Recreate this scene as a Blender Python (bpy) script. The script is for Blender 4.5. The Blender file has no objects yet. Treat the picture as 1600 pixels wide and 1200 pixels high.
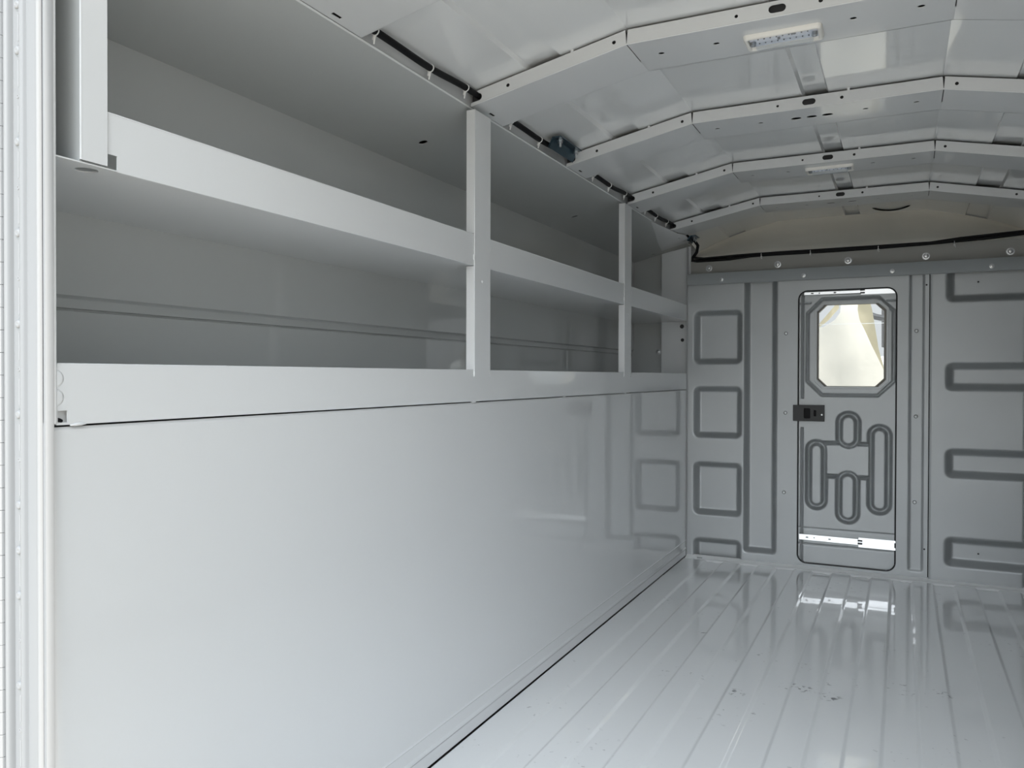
import bpy, bmesh, math, random
import numpy as np
from mathutils import Vector, Matrix
from mathutils.geometry import delaunay_2d_cdt

random.seed(7)
C = bpy.context.scene.collection
SC = bpy.context.scene
PI = math.pi

# ------------------------------------------------------------------ camera
YAW, PITCH, ROLL, FPX = 0.454046, -0.0099533, -0.0022488, 1249.87
fwd = Vector((-math.sin(YAW) * math.cos(PITCH), math.cos(YAW) * math.cos(PITCH), math.sin(PITCH)))
rgt = Vector((math.cos(YAW), math.sin(YAW), 0))
dwn = fwd.cross(rgt)
r2 = rgt * math.cos(ROLL) + dwn * math.sin(ROLL)
d2 = dwn * math.cos(ROLL) - rgt * math.sin(ROLL)
cam_d = bpy.data.cameras.new('camera')
cam = bpy.data.objects.new('camera', cam_d)
C.objects.link(cam)
cam_d.sensor_width = 36.0
cam_d.lens = FPX / 1600 * 36.0
cam_d.clip_start = 0.02
mw = Matrix.Identity(4)
for i, v in enumerate((r2, -d2, -fwd)):
    mw[0][i], mw[1][i], mw[2][i] = v
mw[2][3] = 1.0
cam.matrix_world = mw
SC.camera = cam

# ------------------------------------------------------------------ world, sun, exposure
SKY = 0.6
SUN = 8.0
GLOW = 7.6
GLOW_POW = 10.0
GLOW_DIR = (0.16, -0.80, 0.60)
w = bpy.data.worlds.new('sky')
SC.world = w
w.use_nodes = True
nt = w.node_tree
nt.nodes.clear()
tc = nt.nodes.new('ShaderNodeTexCoord')
sep = nt.nodes.new('ShaderNodeSeparateXYZ')
nt.links.new(tc.outputs['Generated'], sep.inputs[0])
rmp = nt.nodes.new('ShaderNodeValToRGB')
rmp.color_ramp.elements[0].position = 0.0
rmp.color_ramp.elements[0].color = (0.95, 0.97, 1.0, 1)
rmp.color_ramp.elements[1].position = 1.0
rmp.color_ramp.elements[1].color = (0.66, 0.80, 1.0, 1)
nt.links.new(sep.outputs['Z'], rmp.inputs[0])
nz = nt.nodes.new('ShaderNodeTexNoise')
nz.inputs['Scale'].default_value = 2.2
nz.inputs['Detail'].default_value = 5
nt.links.new(tc.outputs['Generated'], nz.inputs['Vector'])
mx = nt.nodes.new('ShaderNodeMix')
mx.data_type = 'RGBA'
mx.inputs['B'].default_value = (0.93, 0.985, 1.0, 1)
nt.links.new(nz.outputs['Fac'], mx.inputs['Factor'])
nt.links.new(rmp.outputs['Color'], mx.inputs['A'])
# added sky glow behind and to the right of the van, brightens the interior
gd_ = Vector(GLOW_DIR).normalized()
dt = nt.nodes.new('ShaderNodeVectorMath')
dt.operation = 'DOT_PRODUCT'
dt.inputs[1].default_value = gd_
nrmz = nt.nodes.new('ShaderNodeVectorMath')
nrmz.operation = 'NORMALIZE'
nt.links.new(tc.outputs['Generated'], nrmz.inputs[0])
nt.links.new(nrmz.outputs[0], dt.inputs[0])
pm = nt.nodes.new('ShaderNodeMath')
pm.operation = 'MAXIMUM'
pm.inputs[1].default_value = 0.0
nt.links.new(dt.outputs['Value'], pm.inputs[0])
pw = nt.nodes.new('ShaderNodeMath')
pw.operation = 'POWER'
pw.inputs[1].default_value = GLOW_POW
nt.links.new(pm.outputs[0], pw.inputs[0])
ma = nt.nodes.new('ShaderNodeMath')
ma.operation = 'MULTIPLY_ADD'
ma.inputs[1].default_value = GLOW
ma.inputs[2].default_value = SKY
nt.links.new(pw.outputs[0], ma.inputs[0])
bg = nt.nodes.new('ShaderNodeBackground')
nt.links.new(ma.outputs[0], bg.inputs['Strength'])
nt.links.new(mx.outputs['Result'], bg.inputs['Color'])
wo = nt.nodes.new('ShaderNodeOutputWorld')
nt.links.new(bg.outputs[0], wo.inputs[0])

sd = bpy.data.lights.new('sun', 'SUN')
sd.energy = SUN
sd.angle = math.radians(2.0)
sd.color = (1.0, 0.95, 0.87)
so = bpy.data.objects.new('sun', sd)
C.objects.link(so)
so.rotation_euler = Vector((-0.85, 0.0, -0.80)).to_track_quat('-Z', 'Y').to_euler()

SC.view_settings.view_transform = 'Standard'
SC.view_settings.look = 'None'
SC.view_settings.gamma = 1.0
SC.view_settings.exposure = 0.22
SC.view_settings.use_curve_mapping = False
SC.cycles.max_bounces = 14
SC.cycles.diffuse_bounces = 9
SC.cycles.glossy_bounces = 6


# ------------------------------------------------------------------ materials
def mat(name, col, rough=0.4, metal=0.0, spec=0.5, coat=0.0, coat_r=0.05, coat_ior=1.5, bump=0.0, bscale=40.0,
        mottle=0.0, mscale=3.0, trans=0.0, alpha=1.0):
    m = bpy.data.materials.new(name)
    m.use_nodes = True
    t = m.node_tree
    b = t.nodes['Principled BSDF']
    b.inputs['Base Color'].default_value = (*col, 1)
    b.inputs['Roughness'].default_value = rough
    b.inputs['Metallic'].default_value = metal
    b.inputs['Specular IOR Level'].default_value = spec
    b.inputs['Coat Weight'].default_value = coat
    b.inputs['Coat Roughness'].default_value = coat_r
    b.inputs['Coat IOR'].default_value = coat_ior
    b.inputs['Transmission Weight'].default_value = trans
    b.inputs['Alpha'].default_value = alpha
    c = t.nodes.new('ShaderNodeTexCoord')
    if mottle > 0:
        n = t.nodes.new('ShaderNodeTexNoise')
        n.inputs['Scale'].default_value = mscale
        n.inputs['Detail'].default_value = 4
        t.links.new(c.outputs['Object'], n.inputs['Vector'])
        mr = t.nodes.new('ShaderNodeMapRange')
        mr.inputs['To Min'].default_value = 1 - mottle
        mr.inputs['To Max'].default_value = 1 + mottle
        t.links.new(n.outputs['Fac'], mr.inputs['Value'])
        hv = t.nodes.new('ShaderNodeHueSaturation')
        hv.inputs['Color'].default_value = (*col, 1)
        t.links.new(mr.outputs[0], hv.inputs['Value'])
        t.links.new(hv.outputs[0], b.inputs['Base Color'])
    if bump > 0:
        n2 = t.nodes.new('ShaderNodeTexNoise')
        n2.inputs['Scale'].default_value = bscale
        n2.inputs['Detail'].default_value = 2
        t.links.new(c.outputs['Object'], n2.inputs['Vector'])
        bp = t.nodes.new('ShaderNodeBump')
        bp.inputs['Strength'].default_value = bump
        bp.inputs['Distance'].default_value = 0.01
        t.links.new(n2.outputs['Fac'], bp.inputs['Height'])
        t.links.new(bp.outputs[0], b.inputs['Normal'])
    return m


M = {}
M['paint'] = mat('white_paint', (0.67, 0.68, 0.685), 0.35, coat=0.6, coat_r=0.06, coat_ior=1.6, bump=0.002, bscale=4, mottle=0.01)
M['shaded_paint'] = mat('recess_shade_paint', (0.50, 0.515, 0.51), 0.35, coat=0.7, coat_r=0.04, bump=0.002, bscale=3, mottle=0.02)  # the white paint darkened, puts the compartment's shade into its colour
M['panel'] = mat('glossy_panel_paint', (0.67, 0.68, 0.685), 0.35, coat=1.0, coat_r=0.025, coat_ior=1.6, bump=0.0015, bscale=2, mottle=0.01)
M['roof'] = mat('roof_skin_paint', (0.79, 0.80, 0.80), 0.3, coat=1.0, coat_r=0.05, coat_ior=1.6, bump=0.0, bscale=5, mottle=0.01)
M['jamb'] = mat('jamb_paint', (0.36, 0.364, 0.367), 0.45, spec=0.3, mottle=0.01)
M['bulk'] = mat('grey_bulkhead_paint', (0.43, 0.445, 0.45), 0.46, metal=0.55, spec=0.5, bump=0.02, bscale=250, mottle=0.05, mscale=5)
M['bar'] = mat('grey_bar_paint', (0.34, 0.36, 0.365), 0.4, spec=0.4)
M['header'] = mat('header_fibreglass', (0.82, 0.79, 0.72), 0.25, coat=0.5, bump=0.05, bscale=5, mottle=0.06, mscale=6)
M['flange'] = mat('header_flange_paint', (0.36, 0.355, 0.33), 0.5)
M['steel'] = mat('bow_hole_shade', (0.03, 0.03, 0.032), 0.6)  # near-black stand-in for the shade behind the bow holes
M['black'] = mat('black_rubber', (0.005, 0.005, 0.006), 0.6, spec=0.25)
M['dark'] = mat('dark_plastic', (0.016, 0.0165, 0.017), 0.45)
M['zinc'] = mat('bright_zinc', (0.50, 0.51, 0.52), 0.3, metal=1.0)
M['bluezinc'] = mat('blue_zinc', (0.07, 0.12, 0.155), 0.35, metal=0.9, mottle=0.25, mscale=30)
M['slide'] = mat('plated_slide', (0.93, 0.94, 0.95), 0.28, metal=1.0)
M['white_metal'] = mat('white_edge', (0.8, 0.8, 0.8), 0.4)
M['nylon'] = mat('white_nylon', (0.8, 0.8, 0.79), 0.45)
M['lampframe'] = mat('lamp_frame_plastic', (0.82, 0.80, 0.75), 0.35)
M['led'] = mat('led_board', (0.78, 0.80, 0.86), 0.5, mottle=0.12, mscale=200)
M['chip'] = mat('led_chip', (0.18, 0.19, 0.22), 0.4)
M['caulk'] = mat('sealant', (0.92, 0.925, 0.93), 0.5, bump=0.25, bscale=40)
M['sill'] = mat('bright_white_sill', (0.95, 0.955, 0.96), 0.5)
M['screw'] = mat('painted_screw', (0.40, 0.404, 0.407), 0.35)
M['slot_edge'] = mat('slot_edge_paint', (0.5, 0.505, 0.51), 0.4)
M['concrete'] = mat('concrete_ground', (0.42, 0.40, 0.36), 0.9, mottle=0.15, mscale=1.5, bump=0.2, bscale=30)
M['film'] = mat('cream_protective_film', (0.98, 0.975, 0.935), 0.5, bump=0.3, bscale=12)
M['film_flap'] = mat('yellowish_film_flap', (0.90, 0.85, 0.68), 0.5, bump=0.3, bscale=12)
M['dash'] = mat('pale_dashboard', (0.62, 0.66, 0.68), 0.6)
M['weld'] = mat('painted_weld', (0.70, 0.71, 0.715), 0.4)


def film_translucent(m, amt):
    t = m.node_tree
    b = t.nodes['Principled BSDF']
    o = t.nodes['Material Output']
    tr = t.nodes.new('ShaderNodeBsdfTranslucent')
    tr.inputs['Color'].default_value = b.inputs['Base Color'].default_value
    ms = t.nodes.new('ShaderNodeMixShader')
    ms.inputs[0].default_value = amt
    t.links.new(b.outputs[0], ms.inputs[1])
    t.links.new(tr.outputs[0], ms.inputs[2])
    t.links.new(ms.outputs[0], o.inputs[0])


film_translucent(M['film'], 0.5)
film_translucent(M['film_flap'], 0.7)


def clear_glass(name, tint, mixf):
    m = bpy.data.materials.new(name)
    m.use_nodes = True
    t = m.node_tree
    t.nodes.clear()
    o = t.nodes.new('ShaderNodeOutputMaterial')
    a = t.nodes.new('ShaderNodeBsdfTransparent')
    a.inputs[0].default_value = (*tint, 1)
    g = t.nodes.new('ShaderNodeBsdfGlossy')
    g.inputs['Roughness'].default_value = 0.03
    x = t.nodes.new('ShaderNodeMixShader')
    x.inputs[0].default_value = mixf
    t.links.new(a.outputs[0], x.inputs[1])
    t.links.new(g.outputs[0], x.inputs[2])
    t.links.new(x.outputs[0], o.inputs[0])
    return m


M['glass'] = clear_glass('window_glass', (0.97, 0.98, 0.98), 0.05)
M['lens'] = clear_glass('clear_lamp_lens', (0.93, 0.95, 0.97), 0.08)


def floor_material():
    m = mat('floor_paint', (0.70, 0.71, 0.715), 0.28, coat=0.8, coat_r=0.035, coat_ior=1.6)
    t = m.node_tree
    b = t.nodes['Principled BSDF']
    c = t.nodes.new('ShaderNodeTexCoord')
    # sparse dark scuffs: thresholded fine noise gated by a coarse one and by a patch where feet tread
    n2 = t.nodes.new('ShaderNodeTexNoise')
    n2.inputs['Scale'].default_value = 45
    n2.inputs['Detail'].default_value = 5
    t.links.new(c.outputs['Object'], n2.inputs['Vector'])
    n3 = t.nodes.new('ShaderNodeTexNoise')
    n3.inputs['Scale'].default_value = 3.3
    t.links.new(c.outputs['Object'], n3.inputs['Vector'])
    a = t.nodes.new('ShaderNodeMapRange')
    a.inputs['From Min'].default_value = 0.645
    a.inputs['From Max'].default_value = 0.70
    t.links.new(n2.outputs['Fac'], a.inputs['Value'])
    g = t.nodes.new('ShaderNodeMapRange')
    g.inputs['From Min'].default_value = 0.52
    g.inputs['From Max'].default_value = 0.62
    t.links.new(n3.outputs['Fac'], g.inputs['Value'])
    mu = t.nodes.new('ShaderNodeMath')
    mu.operation = 'MULTIPLY'
    t.links.new(a.outputs[0], mu.inputs[0])
    t.links.new(g.outputs[0], mu.inputs[1])
    m2 = t.nodes.new('ShaderNodeMath')
    m2.operation = 'MULTIPLY'
    m2.inputs[1].default_value = 0.5
    t.links.new(mu.outputs[0], m2.inputs[0])
    # a few trodden-in black marks, each a small ragged cluster where it lies
    last = m2.outputs[0]
    for (px_, py_, rad) in ((-0.326, 2.719, 0.035), (-0.273, 2.703, 0.04), (-0.196, 2.685, 0.04), (-0.699, 3.136, 0.025), (-0.467, 2.579, 0.035), (0.124, 2.854, 0.03)):
        di = t.nodes.new('ShaderNodeVectorMath')
        di.operation = 'DISTANCE'
        di.inputs[1].default_value = (px_, py_, 0)
        t.links.new(c.outputs['Object'], di.inputs[0])
        mk = t.nodes.new('ShaderNodeMapRange')
        mk.inputs['From Min'].default_value = rad
        mk.inputs['From Max'].default_value = rad * 0.3
        t.links.new(di.outputs['Value'], mk.inputs['Value'])
        n4 = t.nodes.new('ShaderNodeTexNoise')
        n4.inputs['Scale'].default_value = 60
        n4.inputs['Detail'].default_value = 4
        t.links.new(c.outputs['Object'], n4.inputs['Vector'])
        th = t.nodes.new('ShaderNodeMapRange')
        th.inputs['From Min'].default_value = 0.54
        th.inputs['From Max'].default_value = 0.60
        t.links.new(n4.outputs['Fac'], th.inputs['Value'])
        mm = t.nodes.new('ShaderNodeMath')
        mm.operation = 'MULTIPLY'
        t.links.new(mk.outputs[0], mm.inputs[0])
        t.links.new(th.outputs[0], mm.inputs[1])
        ad = t.nodes.new('ShaderNodeMath')
        ad.operation = 'MAXIMUM'
        t.links.new(mm.outputs[0], ad.inputs[0])
        t.links.new(last, ad.inputs[1])
        last = ad.outputs[0]
    cm = t.nodes.new('ShaderNodeMix')
    cm.data_type = 'RGBA'
    cm.inputs['A'].default_value = (0.70, 0.71, 0.715, 1)
    cm.inputs['B'].default_value = (0.14, 0.14, 0.15, 1)
    t.links.new(last, cm.inputs['Factor'])
    t.links.new(cm.outputs['Result'], b.inputs['Base Color'])
    return m


M['floor'] = floor_material()


# ------------------------------------------------------------------ mesh helpers
def pip(p, loop):
    c = False
    j = len(loop) - 1
    for i in range(len(loop)):
        a, b = loop[i], loop[j]
        if (a[1] > p[1]) != (b[1] > p[1]) and p[0] < (b[0] - a[0]) * (p[1] - a[1]) / (b[1] - a[1]) + a[0]:
            c = not c
        j = i
    return c


def cull(pv, pf, outline, holes):
    keep = []
    for f in pf:
        m = (sum(pv[i][0] for i in f) / len(f), sum(pv[i][1] for i in f) / len(f))
        if pip(m, outline) and not any(pip(m, h) for h in holes):
            keep.append(f)
    return keep


class MB:
    def __init__(self):
        self.v = []
        self.f = []

    def add(self, vs, fs):
        o = len(self.v)
        self.v += [tuple(p) for p in vs]
        self.f += [tuple(i + o for i in f) for f in fs]
        return self

    def box(self, x0, x1, y0, y1, z0, z1):
        return self.add([(x0, y0, z0), (x1, y0, z0), (x1, y1, z0), (x0, y1, z0), (x0, y0, z1), (x1, y0, z1), (x1, y1, z1), (x0, y1, z1)],
                        [(0, 3, 2, 1), (4, 5, 6, 7), (0, 1, 5, 4), (1, 2, 6, 5), (2, 3, 7, 6), (3, 0, 4, 7)])

    def hexa(self, a, b):
        """two matching quads -> closed solid"""
        return self.add(list(a) + list(b), [(0, 1, 2, 3), (7, 6, 5, 4), (0, 4, 5, 1), (1, 5, 6, 2), (2, 6, 7, 3), (3, 7, 4, 0)])

    def tube(self, pts, r, n=10, caps=True):
        pts = [Vector(p) for p in pts]
        rings = []
        prev = None
        for i, p in enumerate(pts):
            if i == 0:
                t = pts[1] - p
            elif i == len(pts) - 1:
                t = p - pts[i - 1]
            else:
                t = pts[i + 1] - pts[i - 1]
            t.normalize()
            if prev is None:
                up = Vector((0, 0, 1)) if abs(t.z) < 0.9 else Vector((1, 0, 0))
                nrm = t.cross(up).normalized()
            else:
                nrm = (prev - t * prev.dot(t)).normalized()
            prev = nrm
            bi = t.cross(nrm)
            rr = r[i] if isinstance(r, (list, tuple)) else r
            rings.append([p + (nrm * math.cos(2 * PI * k / n) + bi * math.sin(2 * PI * k / n)) * rr for k in range(n)])
        vs = [q for rg in rings for q in rg]
        fs = []
        for i in range(len(pts) - 1):
            for k in range(n):
                a, b = i * n + k, i * n + (k + 1) % n
                fs.append((a, b, b + n, a + n))
        if caps:
            fs.append(tuple(range(n - 1, -1, -1)))
            fs.append(tuple((len(pts) - 1) * n + k for k in range(n)))
        return self.add(vs, fs)

    def lathe(self, c, axis, prof, n=16):
        """prof: (distance along axis, radius) pairs, closed by caps"""
        c = Vector(c)
        ax = Vector(axis).normalized()
        up = Vector((0, 0, 1)) if abs(ax.z) < 0.9 else Vector((1, 0, 0))
        u = ax.cross(up).normalized()
        v = ax.cross(u)
        vs = []
        for d, r in prof:
            for k in range(n):
                vs.append(c + ax * d + (u * math.cos(2 * PI * k / n) + v * math.sin(2 * PI * k / n)) * max(r, 1e-5))
        fs = []
        for i in range(len(prof) - 1):
            for k in range(n):
                a, b = i * n + k, i * n + (k + 1) % n
                fs.append((a, b, b + n, a + n))
        fs.append(tuple(range(n - 1, -1, -1)))
        fs.append(tuple((len(prof) - 1) * n + k for k in range(n)))
        return self.add(vs, fs)

    def sheet(self, outline, holes, fn):
        """flat sheet with real holes and thickness; fn((u, v), side) -> 3D point, side 0 or 1"""
        vs, es = [], []
        for loop in [outline] + list(holes):
            o = len(vs)
            vs += [Vector(p) for p in loop]
            es += [(o + i, o + (i + 1) % len(loop)) for i in range(len(loop))]
        r = delaunay_2d_cdt(vs, es, [], 2, 1e-7)
        pv, pf = r[0], cull(r[0], r[2], outline, holes)
        n = len(pv)
        V = [fn(p, 0) for p in pv] + [fn(p, 1) for p in pv]
        F = [tuple(f) for f in pf] + [tuple(n + i for i in reversed(f)) for f in pf]
        cnt = {}
        for f in pf:
            for i in range(len(f)):
                e = (f[i], f[(i + 1) % len(f)])
                cnt[e] = 1
        for (a, b) in list(cnt):
            if (b, a) not in cnt:
                F.append((b, a, a + n, b + n))
        return self.add(V, F)

    def profile(self, pts, y0, y1, th_fn=None, closed=False):
        """polyline of (x, z) swept along y"""
        n = len(pts)
        vs = [(p[0], y0, p[1]) for p in pts] + [(p[0], y1, p[1]) for p in pts]
        fs = [(i, i + 1, n + i + 1, n + i) for i in range(n - 1)]
        if closed:
            fs.append((n - 1, 0, n, 2 * n - 1))
            fs.append(tuple(range(n - 1, -1, -1)))
            fs.append(tuple(range(n, 2 * n)))
        return self.add(vs, fs)

    def build(self, name, m, parent=None, bevel=0.0, segs=2, smooth=35, fixn=True):
        me = bpy.data.meshes.new(name)
        bm = bmesh.new()
        bv = [bm.verts.new(p) for p in self.v]
        for f in self.f:
            if len(set(f)) > 2:
                try:
                    bm.faces.new([bv[i] for i in f])
                except ValueError:
                    pass
        bmesh.ops.remove_doubles(bm, verts=bm.verts, dist=1e-6)
        lo = [v for v in bm.verts if not v.link_faces]
        if lo:
            bmesh.ops.delete(bm, geom=lo, context='VERTS')
        if fixn:
            bmesh.ops.recalc_face_normals(bm, faces=bm.faces)
        bm.to_mesh(me)
        bm.free()
        me.materials.append(m)
        o = bpy.data.objects.new(name, me)
        C.objects.link(o)
        if parent is not None:
            o.parent = parent
            o.matrix_parent_inverse = parent.matrix_world.inverted()
        if smooth:
            for p in me.polygons:
                p.use_smooth = True
            me.set_sharp_from_angle(angle=math.radians(smooth))
        if bevel > 0:
            md = o.modifiers.new('bevel', 'BEVEL')
            md.width = bevel
            md.segments = segs
            md.limit_method = 'ANGLE'
            md.angle_limit = math.radians(50)
            md.harden_normals = False
        return o


def tag(o, label=None, cat=None, group=None, kind=None):
    if label:
        o['label'] = label
    if cat:
        o['category'] = cat
    if group:
        o['group'] = group
    if kind:
        o['kind'] = kind
    return o


def empty(name, loc):
    o = bpy.data.objects.new(name, None)
    C.objects.link(o)
    o.location = loc
    o.empty_display_size = 0.1
    o.matrix_world = Matrix.Translation(loc)
    return o


def circ(cx, cy, r, n=18, sx=1.0):
    return [(cx + r * sx * math.cos(2 * PI * k / n), cy + r * math.sin(2 * PI * k / n)) for k in range(n)]


def slot(cx, cy, L, H, n=8):
    """stadium hole, total length L, height H"""
    r = H / 2
    h = L / 2 - r
    return [(cx + h + r * math.cos(a), cy + r * math.sin(a)) for a in [(-PI / 2 + PI * k / n) for k in range(n + 1)]] + \
           [(cx - h + r * math.cos(a), cy + r * math.sin(a)) for a in [(PI / 2 + PI * k / n) for k in range(n + 1)]]


def rect(x0, x1, y0, y1):
    return [(x0, y0), (x1, y0), (x1, y1), (x0, y1)]


def rrect(x0, x1, y0, y1, r, n=6):
    out = []
    for cx, cy, a0 in ((x1 - r, y0 + r, -PI / 2), (x1 - r, y1 - r, 0), (x0 + r, y1 - r, PI / 2), (x0 + r, y0 + r, PI)):
        out += [(cx + r * math.cos(a0 + PI / 2 * k / n), cy + r * math.sin(a0 + PI / 2 * k / n)) for k in range(n + 1)]
    return out


# ------------------------------------------------------------------ main dimensions
XL = -1.079          # face of the left wall
XC = -0.270          # centre line
XR = 2 * XC - XL     # face of the right wall
XB = -1.450          # back of the left compartment
XE = -1.105          # roof rail edge
YO = 0.720           # rear opening
YB = 4.433           # bulkhead
KX = 0.375           # half width of the flat middle of the roof
SLOPE = 0.203
BOWS = (1.274, 1.990, 2.706, 3.422, 4.140)


def zbow(x, base=1.855):
    d = abs(x - XC) - KX
    return base - SLOPE * max(d, 0)


# ------------------------------------------------------------------ floor
GRV = [0.0475 + 0.0912 * k for k in range(-13, 6)]
pts = []
xs0 = XL + 0.003
lvl = 0
H = 0.006
pts.append((xs0, -0.02))
pts.append((xs0 + 0.001, 0.0))
z = 0.0
for i, g in enumerate(GRV):
    if g < xs0 + 0.04 or g > XR - 0.03:
        continue
    z2 = -H if z == 0.0 else 0.0
    pts += [(g - 0.007, z), (g - 0.004, z + (z2 - z) * 0.12), (g + 0.004, z2 - (z2 - z) * 0.12), (g + 0.007, z2)]
    z = z2
pts.append((XR - 0.006, z))
floor = MB()
floor.profile(pts, YO, 4.372)
# closing slope up to the sill at the bulkhead
pv = [(p[0], 4.372, p[1]) for p in pts[1:]]
pu = [(p[0], 4.390, -0.0035) for p in pts[1:]]
n_ = len(pv)
floor.add(pv + pu, [(i, i + 1, n_ + i + 1, n_ + i) for i in range(n_ - 1)])
floor = floor.build('floor', M['floor'], smooth=6)
tag(floor, 'glossy light grey ribbed metal floor running back to the grey bulkhead', 'floor', kind='structure')

# sill strip with ragged sealant along the foot of the bulkhead
sm = MB()
hs = [rect(-1.013, -0.983, 4.402, 4.414), rect(-0.285, -0.250, 4.396, 4.408), rect(0.262, 0.292, 4.388, 4.400)]
sm.sheet(rect(XL + 0.004, XR - 0.004, 4.385, YB + 0.01), hs, lambda p, s: (p[0], p[1], -0.003 + (p[1] - 4.385) * 0.24 - 0.003 * s))
sill = sm.build('trim_1', M['sill'])
tag(sill, 'white painted sill strip along the foot of the grey bulkhead', 'sill', kind='structure')
cb = MB()
rows = []
x = XL + 0.01
while x < XR - 0.01:
    a = 0.006 + 0.006 * random.random() + (0.008 if random.random() < 0.25 else 0)
    rows.append((x, a))
    x += 0.012 + 0.02 * random.random()
vs = []
for (x, a) in rows:
    vs += [(x, 4.40, 0.0), (x, 4.390 - a * 0.3, 0.0035), (x, 4.382 - a, 0.001), (x, 4.376 - a * 1.4, -0.0058)]
fs = []
for i in range(len(rows) - 1):
    for k in range(3):
        fs.append((i * 4 + k, i * 4 + k + 1, i * 4 + k + 5, i * 4 + k + 4))
cb.add(vs, fs)
cb.build('sealant_bead', M['caulk'], sill, smooth=60)

# ------------------------------------------------------------------ left wall: lower panel, back, top and ends of the compartment
lw = MB()
pf = [(XL - 0.012, 0.002), (XL, 0.004), (XL, 0.036), (XL + 0.0025, 0.041), (XL + 0.0025, 0.046), (XL - 0.0005, 0.052), (XL - 0.0005, 0.083),
      (XL + 0.0015, 0.086), (XL - 0.001, 0.090), (XL - 0.001, 0.921), (XL - 0.004, 0.9255), (XL - 0.02, 0.926)]
lw.profile(pf, YO, YB + 0.02)
wall_left = lw.build('wall_left', M['panel'], smooth=8)
tag(wall_left, 'tall plain glossy white metal panel lining the lower left side', 'wall', kind='structure')

bk = MB()
pf = [(XB, 1.0), (XB, 1.124), (XB - 0.008, 1.1255), (XB - 0.008, 1.1285), (XB, 1.130), (XB - 0.001, 1.148), (XB + 0.002, 1.1505),
      (XB + 0.012, 1.1535), (XB + 0.012, 1.72)]
bk.profile(pf, YO, 4.62)
bk.build('compartment_back', M['shaded_paint'], wall_left, smooth=8)

TS = (1.757 - 1.672) / (XE - XB)


def ztop(x):
    return 1.757 + TS * (x - XE)


lf = MB()
lf.box(XB, XL - 0.0045, YO + 0.016, 4.60, 1.0145, 1.0172)
lf.box(XL - 0.011, XL - 0.008, YO + 0.010, 0.80, 0.93, 1.0)
lf.build('compartment_floor', M['paint'], wall_left)
tp = MB()
tp.sheet(rect(XB, XE, YO, 4.62), [circ(-1.309, y, 0.0135) for y in (2.065, 3.313, 4.541)],
         lambda p, s: (p[0], p[1], ztop(p[0]) + 0.003 * s))
tp.build('compartment_top', M['shaded_paint'], wall_left)
en = MB()
en.box(XB, -1.20, 4.600, 4.606, 0.9, 1.80)
en.box(XB - 0.03, XL - 0.001, YO + 0.006, YO + 0.009, -0.18, 1.9)
en.build('compartment_end', M['shaded_paint'], wall_left)
eb = MB()
eb.lathe((-1.290, 4.600, 1.143), (0, -1, 0), [(0, 0.016), (0.003, 0.016), (0.004, 0.009), (0.010, 0.0085), (0.012, 0.004)], 14)
eb.build('bolt', M['zinc'], wall_left)

# folded end strip beside the opening
es = MB()
es.box(XB, XL - 0.004, YO, 0.773, 1.640, 1.644)  # added unseen plate over the slot, keeps the end post's side dark
es.box(XL - 0.01, XL + 0.003, YO, YO + 0.016, 0.93, 1.95)
es.build('end_flange', M['paint'], wall_left, bevel=0.002)

# ------------------------------------------------------------------ ledge on top of the lower panel
lg = MB()


def lfn(p, s):
    return (XL - 0.0025 * s + 0.0005, p[0], p[1])


lg.sheet([(YO + 0.016, 0.9285), (YO + 0.016, 1.0160), (YB + 0.02, 1.0160), (YB + 0.02, 0.9285)],
         [rect(YO + 0.018, 0.753, 0.932, 0.949)], lfn)
lg.tube([(XL - 0.0016, YO + 0.016, 1.0152), (XL - 0.0016, YB + 0.02, 1.0152)], 0.0021, 10)
ledge = lg.build('storage_ledge', M['paint'])
tag(ledge, 'long white folded metal ledge capping the lower left panel below the open compartment', 'ledge')
for zc in (0.995, 0.968):
    wb = MB()
    wb.lathe((XL, YO + 0.015, zc), (1, 0, 0), [(-0.001, 0.0135), (0.0006, 0.0125), (0.0014, 0.009), (0.0018, 0.001)], 16)
    wb.build('weld_bead', M['weld'], ledge, smooth=60)
wb = MB()
wb.tube([(XL, 0.757, 0.9275), (XL + 0.001, 0.764, 0.928), (XL + 0.001, 0.774, 0.929), (XL, 0.782, 0.9285)], [0.001, 0.002, 0.0026, 0.0008], 8)
wb.build('weld_bead', M['weld'], ledge, smooth=60)
for yy in (1.966, 2.636, 3.33):
    wb = MB()
    wb.tube([(XL - 0.001, yy - 0.012, 0.9272), (XL, yy, 0.9275), (XL - 0.001, yy + 0.012, 0.9272)], [0.002, 0.003, 0.002], 8)
    wb.build('weld_bead', M['weld'], ledge, smooth=60)
wm = MB()
wm.tube([(XL - 0.010, 0.735, 0.938), (XL - 0.006, 0.742, 0.936), (XL - 0.010, 0.750, 0.934)], 0.003, 8)
wm.build('clip', M['black'], ledge)

# ------------------------------------------------------------------ middle shelf with deep lip
sh = MB()
sh.sheet(rect(XB + 0.006, XL, YO + 0.004, 4.595), [circ(-1.112, 0.808, 0.0165)], lambda p, s: (p[0], p[1], 1.310 + 0.002 * s))
lipo = [(0.836, 1.310), (4.435, 1.310), (4.435, 1.397), (0.8185, 1.397), (0.8185, 1.334), (0.836, 1.334)]
sh.sheet(lipo, [], lambda p, s: (XL - 0.0005 - 0.002 * s, p[0], p[1]))
sh.box(XL - 0.018, XL - 0.0005, 0.8185, 4.435, 1.395, 1.397)
for zz in (1.3112, 1.3960):
    sh.tube([(XL - 0.0018, 0.837 if zz < 1.35 else 0.819, zz), (XL - 0.0018, 4.434, zz)], 0.0018, 10)
shelf = sh.build('shelf', M['paint'])
tag(shelf, 'long white metal shelf with a deep front lip halfway up the open left compartment', 'shelf')
hm = MB()
hm.box(XB + 0.0075, XB + 0.010, 1.60, 2.32, 1.294, 1.310)
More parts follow.
